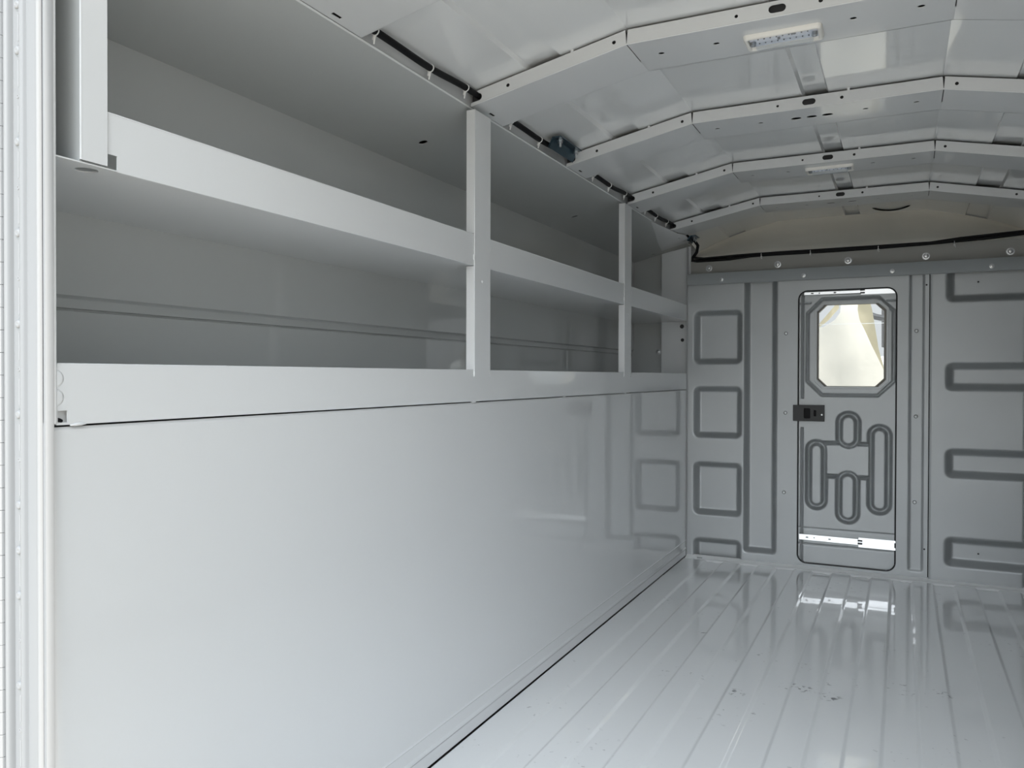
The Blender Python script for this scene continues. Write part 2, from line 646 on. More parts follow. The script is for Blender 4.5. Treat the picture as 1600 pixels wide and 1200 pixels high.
hm.build('back_tab', M['paint'], shelf, bevel=0.001)


# ------------------------------------------------------------------ shelf posts
def post(y0, y1, z0, z1, label, deep=False):
    t = empty('shelf_post', (XL, (y0 + y1) / 2, z0))
    f = MB()
    f.box(XL + 0.0006, XL + 0.0030, y0, y1, z0, z1)
    for za, zb_ in ((1.0178, 1.3075), (1.3995, z1)):
        f.box(XL - 0.024, XL + 0.0007, y0, y0 + 0.0025, za, zb_)
        f.box(XL - 0.024, XL + 0.0007, y1 - 0.0025, y1, za, zb_)
    f.tube([(XL + 0.0014, y0 + 0.0012, z0), (XL + 0.0014, y0 + 0.0012, z1)], 0.0017, 10)
    f.build('channel', M['paint'], t)
    s = MB()
    s.lathe((XL + 0.0025, y0 + 0.045, 1.268), (1, 0, 0), [(-0.001, 0.0055), (0.001, 0.005), (0.0025, 0.003), (0.003, 0.0005)], 12)
    s.build('rivet', M['weld'], t, smooth=60)
    for (yy, zz) in ((y0 - 0.001, 1.332), (y1 + 0.001, 1.368), (y0 + 0.001, 1.006), (y1 - 0.001, 1.006)):
        wl = MB()
        wl.lathe((XL + 0.001, yy, zz), (0, 0, 1), [(-0.008, 0.001), (-0.005, 0.0028), (0.005, 0.0028), (0.008, 0.001)], 8)
        wl.build('weld_bead', M['weld'], t, smooth=60)
    tag(t, label, 'post', 'shelf posts of the left compartment')
    return t


post(1.966, 2.060, 1.000, 1.744, 'white metal shelf post, nearer of the two full height posts in the left compartment')
post(3.308, 3.403, 1.000, 1.744, 'white metal shelf post, farther of the two full height posts in the left compartment')

t = empty('end_post', (XL, 0.795, 1.325))
f = MB()
f.box(XL - 0.0012, XL + 0.002, 0.774, 0.8175, 1.3145, 1.90)
f.tube([(XL + 0.0004, 0.7752, 1.3145), (XL + 0.0004, 0.7752, 1.90)], 0.0019, 10)
f.build('face_flange', M['paint'], t)
f = MB()
f.box(XB + 0.01, XL - 0.0012, 0.774, 0.777, 1.3125, 1.68)
f.add([(XB + 0.01, 0.774, 1.68), (XL - 0.0012, 0.774, 1.68), (XL - 0.0012, 0.774, 1.745), (XB + 0.01, 0.774, 1.668)], [(0, 1, 2, 3)])
f.build('side_panel', M['shaded_paint'], t)
tag(t, 'white sheet metal end post hanging above the shelf beside the rear opening', 'post')

# end column in the corner at the bulkhead
t = empty('corner_column', (-1.165, 4.5, 1.0175))
f = MB()
f.add([(-1.243, 4.50, 1.0175), (-1.076, 4.50, 1.0175), (-1.076, 4.50, 1.309), (-1.243, 4.50, 1.309)], [(0, 1, 2, 3)])
f.add([(-1.243, 4.503, 1.0175), (-1.076, 4.503, 1.0175), (-1.076, 4.503, 1.309), (-1.243, 4.503, 1.309)], [(3, 2, 1, 0)])
f.box(-1.243, -1.240, 4.503, 4.599, 1.0175, 1.309)
f.build('lower_panel', M['paint'], t)
f = MB()
f.hexa([(-1.243, 4.50, 1.399), (-1.076, 4.50, 1.399), (-1.076, 4.50, 1.733), (-1.243, 4.50, 1.700)],
       [(-1.243, 4.503, 1.399), (-1.076, 4.503, 1.399), (-1.076, 4.503, 1.733), (-1.243, 4.503, 1.700)])
f.box(-1.243, -1.240, 4.503, 4.599, 1.313, 1.70)
f.build('upper_panel', M['paint'], t)
f = MB()
f.lathe((-1.122, 4.50, 1.206), (0, -1, 0), [(0, 0.010), (0.001, 0.010), (0.0015, 0.004)], 12)
f.lathe((-1.125, 4.50, 1.283), (0, -1, 0), [(0, 0.012), (0.001, 0.012), (0.0015, 0.004)], 12)
f.build('plug', M['dark'], t)
f = MB()
f.box(XL - 0.0035, XL + 0.004, 4.420, 4.4405, 0.008, 1.718)
f.build('edge_strip', M['jamb'], t, bevel=0.0015)
tag(t, 'white sheet metal corner column between the left compartment and the grey bulkhead', 'column')

# ------------------------------------------------------------------ ceiling: roof skin with pressed channels, rails, gusset
CH = [(-0.288, -0.221, 0.012), (-0.926, -0.836, 0.010), (2 * XC + 0.836, 2 * XC + 0.926, 0.010)]


def zskin(x):
    zz = zbow(x, 1.8990)
    for a, b, h in CH:
        if a <= x <= b:
            zz += h
    return zz


xs = [-1.112, XC - KX, XC, XC + KX, 2 * XC + 1.112]
for a, b, h in CH:
    xs += [a - 0.006, a + 0.001, b - 0.001, b + 0.006]
xs += list(np.linspace(-1.10, 0.56, 20))
xs = sorted(xs)
ys = [YO, 1.2, 1.9, 2.6, 3.3, 4.0, 4.3, 4.45, 4.6, 4.72, 4.83]
sk = MB()
vs = []
for y in ys:
    for x in xs:
        dr = 0.0
        if y > 4.3:
            dr = 0.055 * ((y - 4.3) / 0.53) ** 1.5 * (abs(x - XC) / 0.84) ** 4
        vs.append((x, y, zskin(x) - dr))
nx = len(xs)
sk.add(vs, [(j * nx + i, j * nx + i + 1, (j + 1) * nx + i + 1, (j + 1) * nx + i) for j in range(len(ys) - 1) for i in range(nx - 1)])
ceiling = sk.build('ceiling', M['roof'], smooth=4, fixn=False)
tag(ceiling, 'glossy white arched sheet metal roof skin with long pressed channels', 'ceiling', kind='structure')

for sgn in (1, -1):
    def mx_(x):
        return x if sgn == 1 else 2 * XC - x
    rl = MB()
    pf = [(mx_(XE - 0.012), 1.7545), (mx_(XE), 1.757), (mx_(XE + 0.003), 1.7605), (mx_(XE - 0.001), 1.764), (mx_(XE - 0.007), 1.806)]
    rl.profile(pf, YO, 4.5)
    rl.build('roof_rail', M['paint'], ceiling, smooth=30)
gs = MB()
go = [(XE + 0.002, 3.80), (-1.118, 3.87), (-1.142, 3.99), (-1.172, 4.13), (-1.205, 4.28), (-1.243, 4.497), (-1.075, 4.497), (-1.060, 4.30), (-1.078, 4.22)]
gs.sheet(go, [circ(-1.100, 4.33, 0.006), circ(-1.095, 4.42, 0.008)], lambda p, s: (p[0], p[1], ztop(p[0]) - 0.0045 + 0.0025 * s))
gs.build('corner_gusset', M['paint'], ceiling)

# ------------------------------------------------------------------ roof bows
SEG = [(-1.103, XC - KX), (XC - KX, XC + KX), (XC + KX, 2 * XC + 1.103)]


def bow(y0, depth, bottom_holes, label, notch=True):
    t = empty('roof_bow', (XC, y0, 1.855))
    fh = 0.038
    web = MB()
    for k, (a, b) in enumerate(SEG):
        g = 0.0004
        cut = 0.0033
        a2, b2 = a + g, b - g
        at, bt = (a + cut, b - cut)
        if k == 0:
            a2 = at = a
        if k == 2:
            b2 = bt = b
        # at the kinks the flange is slit, wider at the top
        if k == 0:
            outl = [(a2, zbow(a)), (b2, zbow(b)), (bt, zbow(b) + fh), (a, zbow(a) + fh)]
            # open slot at the end for the cable
            cx, cz = -1.078, zbow(-1.078) + 0.0195
            arc = [(cx + 0.0105 * math.cos(q), cz + 0.0105 * math.sin(q)) for q in [(-PI / 2 + PI * i / 8) for i in range(9)]]
            outl = [(a, zbow(a)), (b2, zbow(b)), (bt, zbow(b) + fh), (a, zbow(a) + fh), (a, cz + 0.0105 - 0.004)] + \
                   [(p[0], p[1]) for p in reversed(arc)] + [(a, cz - 0.0105 - 0.004)]
        elif k == 1:
            outl = [(a2, zbow(a)), (b2, zbow(b)), (bt, zbow(b) + fh), (at, zbow(a) + fh)]
        else:
            outl = [(a2, zbow(a)), (b, zbow(b)), (b, zbow(b) + fh), (at, zbow(a) + fh)]
        hl = []
        for hx in (-0.986, -0.679, -0.368, -0.176, 0.139, 2 * XC + 0.986):
            if a < hx < b:
                hl.append(circ(hx, zbow(hx) + 0.015 + (0.004 if abs(hx - XC) < KX else 0.004), 0.0052 if hx != -0.368 else 0.0042, 12))
        if k == 1:
            hl.append(slot(-0.273, zbow(-0.273) + 0.0195, 0.040, 0.019))
        web.sheet(outl, hl, lambda p, s: (p[0], y0 + 0.002 * s, p[1]))
        # rear web, closing the channel
        web.sheet([(a, zbow(a)), (b, zbow(b)), (b, zbow(b) + fh + 0.0055), (a, zbow(a) + fh + 0.0055)], [],
                  lambda p, s: (p[0], y0 + depth - 0.002 * s, p[1]))
    for wx in (-0.795, -0.157):
        zc = zbow(wx) + fh
        web.box(wx - 0.004, wx + 0.004, y0 - 0.0015, y0 + 0.003, zc - 0.002, zc + 0.0058)
    p_ = [(-1.103, y0 + 0.0016, zbow(-1.103) + 0.0018), (XC - KX, y0 + 0.0016, zbow(XC - KX) + 0.0018), (XC + KX, y0 + 0.0016, zbow(XC + KX) + 0.0018),
          (2 * XC + 1.103, y0 + 0.0016, zbow(2 * XC + 1.103) + 0.0018)]
    web.tube(p_, 0.0022, 8)
    web.build('web', M['paint'], t)
    ln = MB()
    for k, (a, b) in enumerate(SEG):
        a_ = a
        for (ya, za, zb2) in ((y0 + 0.012, 0.010, fh - 0.001),):
            ln.add([(a_, ya, zbow(a_) + za), (b, ya, zbow(b) + za), (b, ya, zbow(b) + zb2), (a_, ya, zbow(a_) + zb2)], [(0, 1, 2, 3)])
        ln.add([(a_, y0 + 0.012, zbow(a_) + 0.010), (b, y0 + 0.012, zbow(b) + 0.010), (b, y0 + depth - 0.006, zbow(b) + 0.010), (a_, y0 + depth - 0.006, zbow(a_) + 0.010)], [(0, 1, 2, 3)])
    ln.build('hole_shade_sheet', M['steel'], t, smooth=0)  # dark sheets inside the bow, painted shade so its holes read black
    fl = MB()
    for k, (a, b) in enumerate(SEG):
        g0 = 0.0 if k == 0 else 0.0012
        g1 = 0.0 if k == 2 else 0.0012
        a2, b2 = a + g0, b - g1
        # slit only over the front half of the flange
        outl = []
        if k == 0:
            outl = [(a, y0), (b2, y0), (b2, y0 + depth * 0.62), (b, y0 + depth * 0.64), (b, y0 + depth), (a, y0 + depth)]
        elif k == 1:
            outl = [(a2, y0), (b2, y0), (b2, y0 + depth * 0.62), (b, y0 + depth * 0.64), (b, y0 + depth), (a, y0 + depth),
                    (a, y0 + depth * 0.64), (a2, y0 + depth * 0.62)]
        else:
            outl = [(a2, y0), (b, y0), (b, y0 + depth), (a, y0 + depth), (a, y0 + depth * 0.64), (a2, y0 + depth * 0.62)]
        hl = []
        for (hx, hy, hr, st) in bottom_holes:
            if a < hx < b:
                hl.append(slot(hx, y0 + hy, hr * 2 * st, hr * 2) if st > 1 else circ(hx, y0 + hy, hr, 16))
        if k == 0:
            hl.append(rect(-1.0905, -1.0835, y0 + 0.084, y0 + 0.113))
        fl.sheet(outl, hl, lambda p, s: (p[0], p[1], zbow(p[0]) + 0.0025 * s))
    fl.build('flange', M['paint'], t, bevel=0.001, segs=2)
    tag(t, label, 'roof bow', 'pressed steel roof bows across the ceiling')
    return t


small = [(-0.579, 0.095, 0.0075, 1), (-0.435, 0.095, 0.0075, 1), (-0.111, 0.09, 0.0075, 1), (0.034, 0.09, 0.0075, 1)]
trio = [(-0.322, 0.098, 0.012, 1.3), (-0.2735, 0.098, 0.012, 1.3), (-0.225, 0.098, 0.012, 1.3)]
bow(BOWS[0], 0.205, small, 'white roof bow nearest the opening, cut off by the top edge of the photo')
bow(BOWS[1], 0.200, small, 'white roof bow carrying the nearer dome lamp, meeting the nearer full height post')
bow(BOWS[2], 0.198, small + trio, 'white pressed steel roof bow with three dark oval holes in a row at mid span')
bow(BOWS[3], 0.200, small, 'white pressed steel roof bow carrying the farther dome lamp')
bow(BOWS[4], 0.198, small[:2] + [(-0.323, 0.099, 0.011, 1.7), (-0.285, 0.099, 0.006, 1), (-0.224, 0.099, 0.011, 1.7)] + small[2:],
    'white pressed steel roof bow nearest the grey bulkhead, last before the beige header')


# ------------------------------------------------------------------ dome lamps
def dome_lamp(y0, y1, label):
    x0, x1 = -0.367, -0.180
    zc = 1.8548
    t = empty('dome_lamp', ((x0 + x1) / 2, (y0 + y1) / 2, zc))
    f = MB()
    # frame: rounded ring with a sloped skirt
    n = 6
    loops = []
    for (ins, dz, r) in ((0.0, 0.0, 0.012), (0.0015, -0.008, 0.012), (0.004, -0.0115, 0.010), (0.008, -0.012, 0.008), (0.011, -0.010, 0.006), (0.0115, -0.003, 0.006)):
        loops.append([(p[0], p[1], zc + dz) for p in rrect(x0 + ins, x1 - ins, y0 + ins, y1 - ins, r, n)])
    m_ = len(loops[0])
    f.add([p for l in loops for p in l], [(i * m_ + k, i * m_ + (k + 1) % m_, (i + 1) * m_ + (k + 1) % m_, (i + 1) * m_ + k)
                                         for i in range(len(loops) - 1) for k in range(m_)])
    f.build('lamp_frame', M['lampframe'], t, smooth=50)
    b = MB()
    b.box(x0 + 0.013, x1 - 0.013, y0 + 0.013, y1 - 0.013, zc - 0.0035, zc - 0.001)
    bd = b.build('led_board', M['led'], t)
    ch = MB()
    rr = random.Random(3)
    for i in range(9):
        xx = x0 + 0.034 + i * 0.0148
        ch.box(xx - 0.0016, xx + 0.0016, y0 + 0.028, y0 + 0.0312, zc - 0.006, zc - 0.0035)
        ch.box(xx - 0.0014, xx + 0.0014, y1 - 0.034, y1 - 0.031, zc - 0.006, zc - 0.0035)
    ch.box(x0 + 0.114, x0 + 0.124, y0 + 0.019, y0 + 0.026, zc - 0.009, zc - 0.0035)
    ch.box(x0 + 0.080, x0 + 0.086, y0 + 0.036, y0 + 0.042, zc - 0.008, zc - 0.0035)
    ch.build('led_chip', M['chip'], bd)
    ln = MB()
    L2 = []
    for (ins, dz, r) in ((0.0115, -0.005, 0.006), (0.013, -0.015, 0.006), (0.018, -0.019, 0.008)):
        L2.append([(p[0], p[1], zc + dz) for p in rrect(x0 + ins + 0.012, x1 - ins - 0.012, y0 + ins, y1 - ins, r, n)])
    ln.add([p for l in L2 for p in l], [(i * m_ + k, i * m_ + (k + 1) % m_, (i + 1) * m_ + (k + 1) % m_, (i + 1) * m_ + k)
                                       for i in range(len(L2) - 1) for k in range(m_)] + [tuple(2 * m_ + k for k in range(m_))])
    ln.build('lens', M['lens'], t, smooth=50)
    for xx in (x0 + 0.020, x1 - 0.020):
        s = MB()
        yc = (y0 + y1) / 2
        s.lathe((xx, yc, zc - 0.004), (0, 0, -1), [(0, 0.007), (0.009, 0.007), (0.011, 0.004), (0.0112, 0.0035), (0.009, 0.0015)], 14)
        s.build('mounting_screw', M['zinc'], t)
    tag(t, label, 'lamp', 'unlit dome lamps on the roof bows')


dome_lamp(2.064, 2.152, 'unlit white framed dome lamp with clear lens under the nearer roof bow')
dome_lamp(3.480, 3.566, 'unlit white framed dome lamp with clear lens under the farther roof bow')

# ------------------------------------------------------------------ header above the bulkhead
hd = MB()
nxs = np.linspace(-1.112, 2 * XC + 1.112, 60)
prof = [(0.0, 0.0), (0.08, 0.02), (0.2, 0.10), (0.4, 0.30), (0.6, 0.56), (0.78, 0.84), (0.88, 0.985), (0.94, 1.03), (0.985, 1.02), (1.0, 0.99)]
vs = []
for x in nxs:
    zt = zbow(x, 1.8980) - 0.055 * (abs(x - XC) / 0.84) ** 4 + 0.002
    wob = 0.005 * math.sin(x * 9) + 0.003 * math.sin(x * 23 + 1)
    for (t_, q) in prof:
        zz = zt + (1.656 - zt) * t_
        yy = 4.825 - 0.300 * q + wob * math.sin(PI * t_)
        vs.append((x, yy, zz))
m_ = len(prof)
hd.add(vs, [(i * m_ + k, i * m_ + k + 1, (i + 1) * m_ + k + 1, (i + 1) * m_ + k) for i in range(len(nxs) - 1) for k in range(m_ - 1)])

# ------------------------------------------------------------------ bulkhead (height fields)


def ss(a, b, x):
    t_ = np.clip((x - a) / (b - a), 0, 1)
    return t_ * t_ * (3 - 2 * t_)


def sd_rr(X, Z, x0, x1, z0, z1, r):
    cx, cz, hx, hz = (x0 + x1) / 2, (z0 + z1) / 2, (x1 - x0) / 2, (z1 - z0) / 2
    qx = np.abs(X - cx) - hx + r
    qz = np.abs(Z - cz) - hz + r
    return np.hypot(np.maximum(qx, 0), np.maximum(qz, 0)) + np.minimum(np.maximum(qx, qz), 0) - r


def recess(d, depth, wd):
    return depth * ss(0.0, wd, -d)


def hgrid(x0, x1, z0, z1, step, hf, ybase, keep=None):
    nx_ = int(round((x1 - x0) / step)) + 1
    nz_ = int(round((z1 - z0) / step)) + 1
    X, Z = np.meshgrid(np.linspace(x0, x1, nx_), np.linspace(z0, z1, nz_))
    Y = ybase + hf(X, Z)
    mb = MB()
    V = np.stack([X, Y, Z], -1).reshape(-1, 3)
    K = keep(X, Z) if keep is not None else np.ones_like(X, bool)
    F = []
    for j in range(nz_ - 1):
        for i in range(nx_ - 1):
            if K[j, i] or K[j, i + 1] or K[j + 1, i] or K[j + 1, i + 1]:
                a = j * nx_ + i
                F.append((a, a + 1, a + nx_ + 1, a + nx_))
    used = sorted({i for f_ in F for i in f_})
    mp = {u: k for k, u in enumerate(used)}
    mb.add([V[u] for u in used], [tuple(mp[i] for i in f_) for f_ in F])
    return mb


def band(d, wd, depth):
    """groove centred on the line d = 0"""
    return depth * (1 - ss(wd * 0.02, wd, np.abs(d)))


DO = (-0.492, -0.027, 0.024, 1.448)      # door opening
RD = 0.018


def h_main(X, Z):
    h = np.zeros_like(X)
    for (z0, z1) in ((1.066, 1.366), (0.660, 0.948), (0.233, 0.531), (-0.1, 0.110)):
        d = sd_rr(X, Z, -1.045, -0.778, z0, z1, 0.036)
        h = np.maximum(h, recess(d, 0.042, 0.034))
    d = sd_rr(X, Z, -0.772, -0.598, 0.048, 1.8, 0.022)
    h = np.maximum(h, recess(d, 0.042, 0.030))
    # shallow riveted strip right of the door
    h = h + recess(sd_rr(X, Z, 0.030, 0.096, 0.036, 1.8, 0.012), 0.008, 0.007)
    return h


def keep_main(X, Z):
    return sd_rr(X, Z, *DO, 0.045) > 0.002


bmn = hgrid(XL + 0.004, 0.116, 0.006, 1.512, 0.0055, h_main, YB, keep_main)
wall_back = bmn.build('wall_back', M['bulk'], smooth=60, fixn=False)
tag(wall_back, 'grey pressed steel bulkhead closing the front end of the cargo space', 'wall', kind='structure')


def h_right(X, Z):
    h = np.zeros_like(X)
    for (z0, z1) in ((1.361, 1.9), (0.930, 1.073), (0.505, 0.655), (0.073, 0.224)):
        h = np.maximum(h, recess(sd_rr(X, Z, 0.186, 0.90, z0, z1, 0.036), 1.0, 0.040))
    h = np.maximum(h, recess(-(X - 0.512) * np.ones_like(X), 1.0, 0.040))
    h = 0.045 * h
    h = h + 0.004 * (1 - ss(0.0, 0.010, X - 0.120))
    return h


brt = hgrid(0.120, XR - 0.002, 0.000, 1.512, 0.0055, h_right, YB - 0.006, None)
brt.build('right_panel', M['bulk'], wall_back, smooth=60, fixn=False)
bg_ = MB()
bg_.box(0.108, 0.124, YB + 0.009, YB + 0.013, 0.0, 1.512)
bg_.build('panel_gap_backing', M['black'], wall_back)
header = hd.build('header', M['header'], wall_back, smooth=60, fixn=False)
hs_ = MB()
hs_.box(-1.112, 2 * XC + 1.112, 4.505, 4.512, 1.49, 1.664)
hs_.build('header_flange', M['flange'], wall_back)
for x_ in (-0.975, -0.608, -0.258, 0.102, 0.462):
    b = MB()
    b.lathe((x_, 4.505, 1.604), (0, -1, 0), [(0, 0.018), (0.003, 0.018), (0.0035, 0.011), (0.0045, 0.0105), (0.006, 0.010), (0.011, 0.0085), (0.012, 0.004)], 16)
    b.build('bolt', M['zinc'], wall_back, smooth=30)
for (x_, z_) in ((-0.554, 1.228), (-0.555, 0.809), (-0.560, 0.388), (0.061, 1.228), (0.061, 0.804), (0.058, 0.378)):
    b = MB()
    yo = YB + (0.006 if x_ > 0 else 0.0)
    b.lathe((x_, yo, z_), (0, -1, 0), [(-0.001, 0.0066), (0.002, 0.0064), (0.0035, 0.0050), (0.0040, 0.0005)], 12)
    rv = b.build('rivet', M['sill'], wall_back, smooth=60)
    b = MB()
    b.lathe((x_, yo, z_), (0, -1, 0), [(-0.001, 0.0092), (0.0005, 0.0092), (0.0008, 0.0088)], 14)
    b.build('rivet_recess', M['dark'], rv)
for (x_, z_, yy) in ((0.104, 1.453, YB), (0.102, 0.150, YB), (0.325, 1.458, YB + 0.011), (0.334, 0.148, YB + 0.011)):
    b = MB()
    b.lathe((x_, yy, z_), (0, -1, 0), [(-0.001, 0.0045), (0.0008, 0.0045), (0.001, 0.003)], 10)
    b.build('plug', M['dark'], wall_back)

bb = MB()
bb.box(XL + 0.002, -0.520, 4.486, 4.490, -0.17, 1.50)
bb.box(0.010, XR + 0.13, 4.486, 4.490, -0.17, 1.50)
bb.box(-0.520, 0.010, 4.486, 4.490, -0.17, 0.03)
bb.box(-0.520, 0.010, 4.486, 4.490, 1.44, 1.50)
bb.build('backing_panel', M['bulk'], wall_back)
# bar across the top of the bulkhead
t = empty('retaining_bar', (XC, YB - 0.02, 1.502))
b = MB()
pfb = [(YB - 0.018, 1.503), (YB - 0.021, 1.506), (YB - 0.021, 1.560), (YB - 0.017, 1.5655), (YB + 0.060, 1.5655), (YB + 0.060, 1.561), (YB - 0.016, 1.561), (YB - 0.016, 1.503)]
n_ = len(pfb)
vs = [(XL + 0.006, p[0], p[1]) for p in pfb] + [(XR - 0.004, p[0], p[1]) for p in pfb]
b.add(vs, [(i, (i + 1) % n_, n_ + (i + 1) % n_, n_ + i) for i in range(n_)] + [tuple(range(n_)), tuple(range(2 * n_ - 1, n_ - 1, -1))])
b.build('angle_bar', M['bar'], t, smooth=40)
for x_ in (-0.888, -0.467, -0.049, 0.378):
    b = MB()
    b.lathe((x_, YB - 0.021, 1.527), (0, -1, 0), [(0, 0.011), (0.0015, 0.011), (0.002, 0.007), (0.006, 0.006), (0.007, 0.002)], 12)
    b.build('bolt', M['zinc'], t)
tag(t, 'grey bolted angle bar running across the top edge of the bulkhead', 'bar')

# ------------------------------------------------------------------ sliding door in the bulkhead
WIN = (-0.404, -0.072, 0.948, 1.376)


def oct_sd(X, Z, x0, x1, z0, z1, c):
    d = np.maximum(np.maximum(x0 - X, X - x1), np.maximum(z0 - Z, Z - z1))
    for sx, sz, px, pz in ((1, 1, x1, z1), (1, -1, x1, z0), (-1, 1, x0, z1), (-1, -1, x0, z0)):
        d = np.maximum(d, (sx * (X - px) + sz * (Z - pz) + c) / math.sqrt(2))
    return d


def h_door(X, Z):
    h = np.zeros_like(X)
    d = oct_sd(X, Z, -0.448, -0.040, 0.905, 1.404, 0.072)
    h = np.maximum(h, band(d, 0.010, 0.011))
    # pressed handle shaped relief: four fingers around a square field
    rc = recess(sd_rr(X, Z, -0.385, -0.115, 0.487, 0.655, 0.006), 0.014, 0.011)
    h = np.maximum(h, rc)
    h = np.maximum(h, band(sd_rr(X, Z, -0.395, -0.105, 0.484, 0.657, 0.006), 0.012, 0.022))
    isl = np.zeros_like(X)
    for (x0, x1, z0, z1) in ((-0.292, -0.204, 0.640, 0.808), (-0.143, -0.060, 0.316, 0.744), (-0.440, -0.362, 0.320, 0.657), (-0.292, -0.207, 0.258, 0.505)):
        dd = sd_rr(X, Z, x0, x1, z0, z1, (x1 - x0) / 2 - 0.001)
        g = band(dd, 0.019, 0.030)
        h = np.where(dd < 0.019, np.maximum(g, h * (1 - ss(-0.004, 0.010, -dd))), h)
    # raised ribs above and below the lower slide, dark pressed lines
    for zz in (0.206, 0.123):
        h = np.maximum(h, band(Z - zz, 0.006, 0.005))
    h = np.maximum(h, np.where((np.abs(Z - 1.385) < 0.02) & ((X < -0.43) | (X > -0.075)), band(Z - 1.385, 0.006, 0.005), 0))
    # long pressed line down the left edge
    h = np.maximum(h, np.where((Z > 0.885) | (Z < 0.735), band(X + 0.472, 0.008, 0.010), 0))
    return h


def keep_door(X, Z):
    return oct_sd(X, Z, WIN[0], WIN[1], WIN[2], WIN[3], 0.036) > 0.0


dleaf = hgrid(-0.497, -0.022, 0.020, 1.424, 0.004, h_door, YB + 0.010, keep_door)
door = dleaf.build('door_1', M['bulk'], smooth=60, fixn=False)
tag(door, 'narrow grey sliding door with a small window in the bulkhead', 'door', kind='structure')
rim = MB()
pts = [(p[0], YB + 0.003, p[1]) for p in rrect(DO[0], DO[1], DO[2], DO[3], 0.045, 8)]
pts.append(pts[0])
rim.tube(pts, 0.0042, 8, caps=False)
rim.build('door_gap', M['dark'], door)
# window frame lip
fr = MB()


def octo(x0, x1, z0, z1, c, y, k=5):
    """chamfered rectangle with softened corners"""
    return [(x0 + c, y, z0), (x1 - c, y, z0), (x1 - c * 0.3, y, z0 + c * 0.3), (x1, y, z0 + c), (x1, y, z1 - c), (x1 - c * 0.3, y, z1 - c * 0.3),
            (x1 - c, y, z1), (x0 + c, y, z1), (x0 + c * 0.3, y, z1 - c * 0.3), (x0, y, z1 - c), (x0, y, z0 + c), (x0 + c * 0.3, y, z0 + c * 0.3)]


def octs(x0, x1, z0, z1, c, y):
    return [(x0 + c, y, z0), (x1 - c, y, z0), (x1, y, z0 + c), (x1, y, z1 - c), (x1 - c, y, z1), (x0 + c, y, z1), (x0, y, z1 - c), (x0, y, z0 + c)]


lps = [octs(WIN[0] - 0.010, WIN[1] + 0.010, WIN[2] - 0.010, WIN[3] + 0.010, 0.038, YB + 0.0105),
       octs(WIN[0] - 0.009, WIN[1] + 0.009, WIN[2] - 0.009, WIN[3] + 0.009, 0.038, YB + 0.006),
       octs(WIN[0], WIN[1], WIN[2], WIN[3], 0.036, YB + 0.006),
       octs(WIN[0] + 0.002, WIN[1] - 0.002, WIN[2] + 0.002, WIN[3] - 0.002, 0.036, YB + 0.036)]
fr.add([p for l in lps for p in l], [(i * 8 + k, i * 8 + (k + 1) % 8, (i + 1) * 8 + (k + 1) % 8, (i + 1) * 8 + k) for i in range(3) for k in range(8)])
fr.build('window_frame', M['bulk'], door, smooth=20)
M['rubber'] = mat('grey_window_rubber', (0.30, 0.28, 0.25), 0.5)
rb = MB()
lps = [octs(WIN[0] - 0.002, WIN[1] + 0.002, WIN[2] - 0.002, WIN[3] + 0.002, 0.036, YB + 0.037),
       octs(WIN[0] + 0.009, WIN[1] - 0.013, WIN[2] + 0.003, WIN[3] - 0.003, 0.040, YB + 0.034),
       octs(WIN[0] + 0.010, WIN[1] - 0.014, WIN[2] + 0.004, WIN[3] - 0.004, 0.040, YB + 0.050)]
rb.add([p for l in lps for p in l], [(i * 8 + k, i * 8 + (k + 1) % 8, (i + 1) * 8 + (k + 1) % 8, (i + 1) * 8 + k) for i in range(2) for k in range(8)])
rb.build('window_seal', M['rubber'], door, smooth=20)
# door back so the leaf has thickness
db = MB()
db.box(-0.497, WIN[0] - 0.006, YB + 0.058, YB + 0.061, 0.020, 1.50)
db.box(WIN[1] + 0.006, -0.022, YB + 0.058, YB + 0.061, 0.020, 1.50)
db.box(WIN[0] - 0.006, WIN[1] + 0.006, YB + 0.058, YB + 0.061, 0.020, WIN[2] - 0.006)
db.box(WIN[0] - 0.006, WIN[1] + 0.006, YB + 0.058, YB + 0.061, WIN[3] + 0.006, 1.50)
db.build('door_back', M['bulk'], door)
# latch
la = MB()
la.sheet(rrect(-0.516, -0.362, 0.768, 0.852, 0.006), [rrect(-0.462, -0.430, 0.782, 0.836, 0.006), rrect(-0.413, -0.401, 0.794, 0.826, 0.003)],
         lambda p, s: (p[0], YB - 0.012 + 0.006 * s, p[1]))
la.box(-0.516, -0.362, YB - 0.006, YB + 0.010, 0.768, 0.773)
la.box(-0.516, -0.362, YB - 0.006, YB + 0.010, 0.847, 0.852)
la.box(-0.516, -0.511, YB - 0.006, YB + 0.010, 0.773, 0.847)
la.box(-0.367, -0.362, YB - 0.006, YB + 0.010, 0.773, 0.847)
lat = la.build('latch', M['dark'], door, bevel=0.001)
lat['label'] = 'black rectangular latch plate'
lb = MB()
lb.box(-0.510, -0.368, YB + 0.001, YB + 0.009, 0.774, 0.846)
lb.build('latch_core', M['black'], lat)
lb = MB()
lb.lathe((-0.374, YB - 0.012, 0.803), (0, -1, 0), [(-0.001, 0.005), (0.001, 0.0045), (0.002, 0.002)], 12)
lb.build('rivet', M['slide'], lat)


